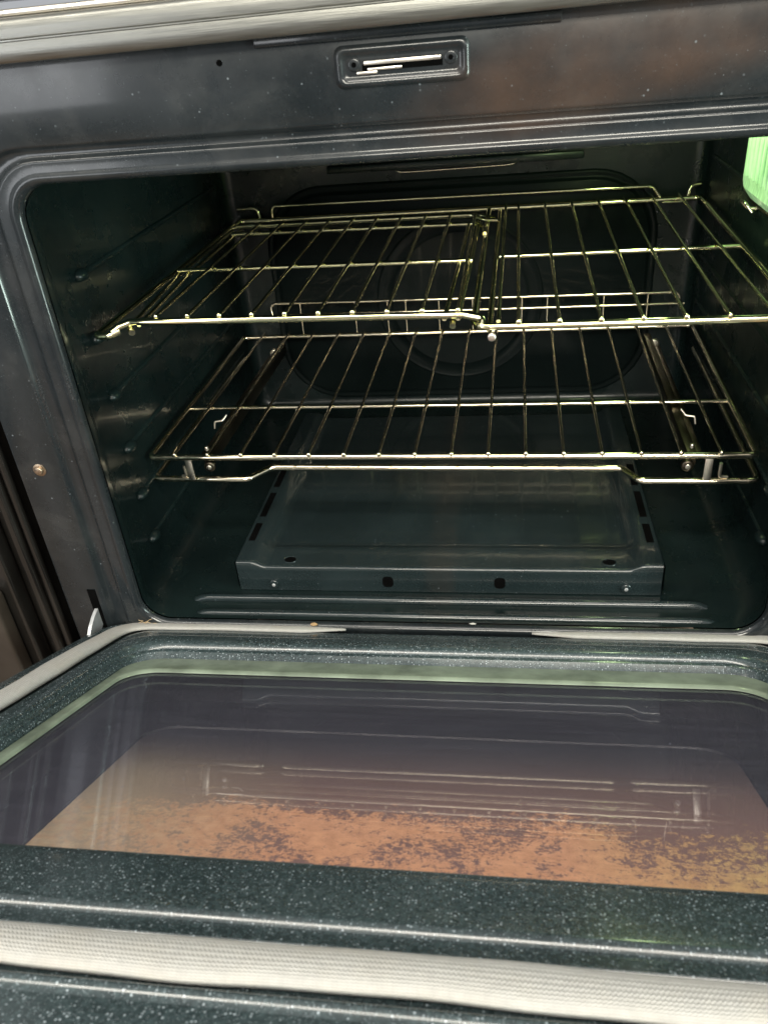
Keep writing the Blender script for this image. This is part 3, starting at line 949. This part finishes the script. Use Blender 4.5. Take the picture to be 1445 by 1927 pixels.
for sx in (-1, 1):
    bm = bmesh.new()
    xr = sx * 0.246
    add_box(bm, (xr - 0.0045, 0.125 - 0.30, 0.1095 - 0.105), (xr + 0.0045, 0.455 - 0.30, 0.1245 - 0.105), 0.0012)
    g = obj("glide_rail", bm, M_BRONZE, low)
    bm = bmesh.new()
    xr2 = sx * 0.2565
    add_box(bm, (xr2 - 0.003, 0.140 - 0.30, 0.1095 - 0.105), (xr2 + 0.003, 0.45 - 0.30, 0.1165 - 0.105), 0.0010)
    obj("glide_track", bm, M_BRONZE, low)
    # front bracket: folded tab and a bent wire
    bm = bmesh.new()
    xb = sx * 0.2605
    add_box(bm, (xb - 0.0050, 0.1105 - 0.30, 0.1010 - 0.105), (xb + 0.0025, 0.1125 - 0.30, 0.1275 - 0.105), 0.0008)
    obj("bracket_tab", bm, M_BRIGHT, low)
    bar("bracket_wire", [Lx(xb - 0.014, 0.117, 0.1030), Lx(xb - 0.0090, 0.116, 0.1035), Lx(xb - 0.0085, 0.114, 0.117)] if sx < 0 else
        [Lx(xb + 0.019, 0.117, 0.1020), Lx(xb + 0.0110, 0.116, 0.1030), Lx(xb + 0.0100, 0.112, 0.120)], 0.0016, low, M_BRIGHT, 0.004)
    bm = bmesh.new()
    add_disc(bm, (sx * 0.241, 0.1185 - 0.30, 0.1155 - 0.105), 0.0060, 0.005, 'y', 18)
    w_ = obj("roller", bm, M_BRONZE, low)
    bm = bmesh.new()
    add_disc(bm, (sx * 0.241, 0.1135 - 0.30, 0.1155 - 0.105), 0.0028, 0.0016, 'y', 14)
    obj("roller_pin", bm, M_BRIGHT, low)
    # little catch standing on the glide, and the rear roller
    bar("rail_catch", [Lx(sx * 0.262, 0.198, 0.119), Lx(sx * 0.261, 0.200, 0.1265), Lx(sx * 0.252, 0.201, 0.1275), Lx(sx * 0.248, 0.206, 0.132)], 0.0012, low, M_BRIGHT, 0.002)
    bm = bmesh.new()
    add_disc(bm, (sx * 0.2525, 0.432 - 0.30, 0.1185 - 0.105), 0.0065, 0.004, 'y', 16)
    obj("roller", bm, M_BRIGHT, low)
    bm = bmesh.new()
    add_disc(bm, (sx * 0.2455, 0.128 - 0.30, 0.1285 - 0.105), 0.0022, 0.004, 'z', 12)
    obj("roller_pin", bm, M_BRIGHT, low)

# upper rack: full width frame whose left half is open for an insert
up = rack("oven_rack", "upper chrome wire rack, its right half rodded and its left half open under the insert", (0, 0.30, 0.28), "chrome racks in the oven")
Ux = lambda x, y, z: (x, y - 0.30, z - 0.28)
bar("frame_wire", [Ux(0.0420, 0.505, 0.2785), Ux(0.0425, 0.072, 0.2800), Ux(0.0470, 0.0590, 0.2800), Ux(0.056, 0.0575, 0.2800), Ux(0.3000, 0.0570, 0.2800), Ux(0.3035, 0.505, 0.2800),
                   Ux(-0.2960, 0.505, 0.2800), Ux(-0.2990, 0.0640, 0.2795), Ux(-0.2860, 0.0640, 0.2793), Ux(-0.2780, 0.070, 0.2815)], 0.0033, up, None, 0.010, 14)
bar("divider_wire", [Ux(0.0555, 0.0580, 0.2770), Ux(0.0560, 0.200, 0.2775), Ux(0.0560, 0.507, 0.2770)], 0.0026, up)
bar("divider_wire", [Ux(0.0630, 0.0600, 0.2835), Ux(0.0635, 0.507, 0.2835)], 0.0018, up)
bar("cross_wire", [Ux(0.0600, 0.275, 0.2790), Ux(0.3030, 0.275, 0.2790)], 0.0026, up)
bar("cross_wire", [Ux(-0.296, 0.468, 0.2800), Ux(0.0350, 0.468, 0.2800), Ux(0.0500, 0.456, 0.2790)], 0.0024, up, None, 0.012)
for k in range(7):
    x = 0.0794 + 0.0329 * k
    rod(Ux(x, 0.0535, 0.2842), Ux(x, 0.508, 0.2845), up)
bar("back_rail", [Ux(-0.2485, 0.505, 0.283), Ux(-0.2475, 0.505, 0.2975), Ux(0.2440, 0.505, 0.2965), Ux(0.2560, 0.505, 0.2800), Ux(0.2580, 0.505, 0.2765), Ux(0.2860, 0.505, 0.2765),
                  Ux(0.2900, 0.505, 0.2950), Ux(0.3020, 0.507, 0.2955)], 0.0021, up, None, 0.010)
bar("side_loop", [Ux(-0.266, 0.505, 0.282), Ux(-0.268, 0.505, 0.2960), Ux(-0.2960, 0.505, 0.2960)], 0.0019, up, None, 0.010)

# insert: half-width rack lying in the open left half
ins = rack("rack_insert", "half width chrome wire insert resting in the left half of the upper rack", (-0.12, 0.25, 0.287), "chrome racks in the oven")
Ix = lambda x, y, z: (x + 0.12, y - 0.25, z - 0.287)
bar("frame_wire", [Ix(0.0480, 0.0600, 0.2815), Ix(0.0490, 0.0640, 0.2858), Ix(0.0330, 0.0680, 0.2880), Ix(-0.2680, 0.0765, 0.2880), Ix(-0.2790, 0.0730, 0.2850), Ix(-0.2850, 0.0690, 0.2815)], 0.0033, ins, None, 0.006, 14)
bar("side_wire", [Ix(-0.2700, 0.0785, 0.2840), Ix(-0.2850, 0.240, 0.2830), Ix(-0.2850, 0.440, 0.2830)], 0.0022, ins, None, 0.04)
bar("side_wire", [Ix(-0.2620, 0.0790, 0.2840), Ix(-0.2730, 0.240, 0.2835), Ix(-0.2735, 0.440, 0.2835)], 0.0020, ins, None, 0.04)
bar("cross_wire", [Ix(-0.2850, 0.243, 0.2875), Ix(0.0330, 0.236, 0.2875)], 0.0025, ins)
bar("back_wire", [Ix(-0.2750, 0.430, 0.2900), Ix(0.0220, 0.430, 0.2900), Ix(0.0380, 0.421, 0.2850), Ix(0.0540, 0.420, 0.2845)], 0.0025, ins, None, 0.02)
bar("back_wire", [Ix(-0.2750, 0.406, 0.2860), Ix(0.0380, 0.401, 0.2860), Ix(0.0405, 0.360, 0.2830)], 0.0026, ins, None, 0.022)
for k in range(10):
    x = -0.2433 + 0.0302 * k
    rod(Ix(x, 0.0670 - 0.010 * (x / 0.3), 0.2922), Ix(x - 0.001, 0.433, 0.2925), ins)
for xx, ya, yb in ((0.0185, 0.068, 0.40), (0.0300, 0.068, 0.41)):
    bar("end_wire", [Ix(xx - 0.0015, ya, 0.2850), Ix(xx + 0.001, 0.23, 0.2850), Ix(xx + 0.002, yb, 0.2850)], 0.0022, ins)
bar("support_foot", [Ix(-0.2705, 0.0785, 0.2830), Ix(-0.2660, 0.0700, 0.2800)], 0.0030, ins, None, 0, 12)
bar("support_foot", [Ix(0.0240, 0.0740, 0.2830), Ix(0.0240, 0.0640, 0.2795)], 0.0028, ins, None, 0, 12)
bm = bmesh.new()
add_disc(bm, (0.0575 + 0.0, 0.0545 - 0.30, 0.2725 - 0.28), 0.0036, 0.0030, 'y', 18)
obj("wire_end", bm, M_BRIGHT, up)

# crumbs
def crumb(name, label, cat, c, size, material, seed):
    rnd = random.Random(seed)
    bm = bmesh.new()
    bmesh.ops.create_icosphere(bm, subdivisions=2, radius=1.0)
    for v in bm.verts:
        v.co = Vector([v.co[i] * size[i] * rnd.uniform(0.7, 1.2) for i in range(3)])
    o = obj(name, bm, material, None, ang=30)
    o.location = c
    o["label"] = label; o["category"] = cat


crumb("crumb", "tiny tan crumb on the pointed left end of the far door gasket", "crumb", D(-0.122, 0.001, 0.0062), (0.0036, 0.0022, 0.0016), M_CRUMB, 3)
crumb("paint_flake", "pale flake lying on the oven floor behind the door gap", "flake", Vector((0.034, 0.006, 0.0022)), (0.0034, 0.0012, 0.0008), M_GASKET, 5)
crumb("crumb", "dark crumb on the door panel below the near gasket, towards its left end", "crumb", D(-0.142, 0.490, 0.0025), (0.0022, 0.0018, 0.0013), M_CRUMB, 8)

for o in list(scn.objects):
    if "local_parts" in o: del o["local_parts"]
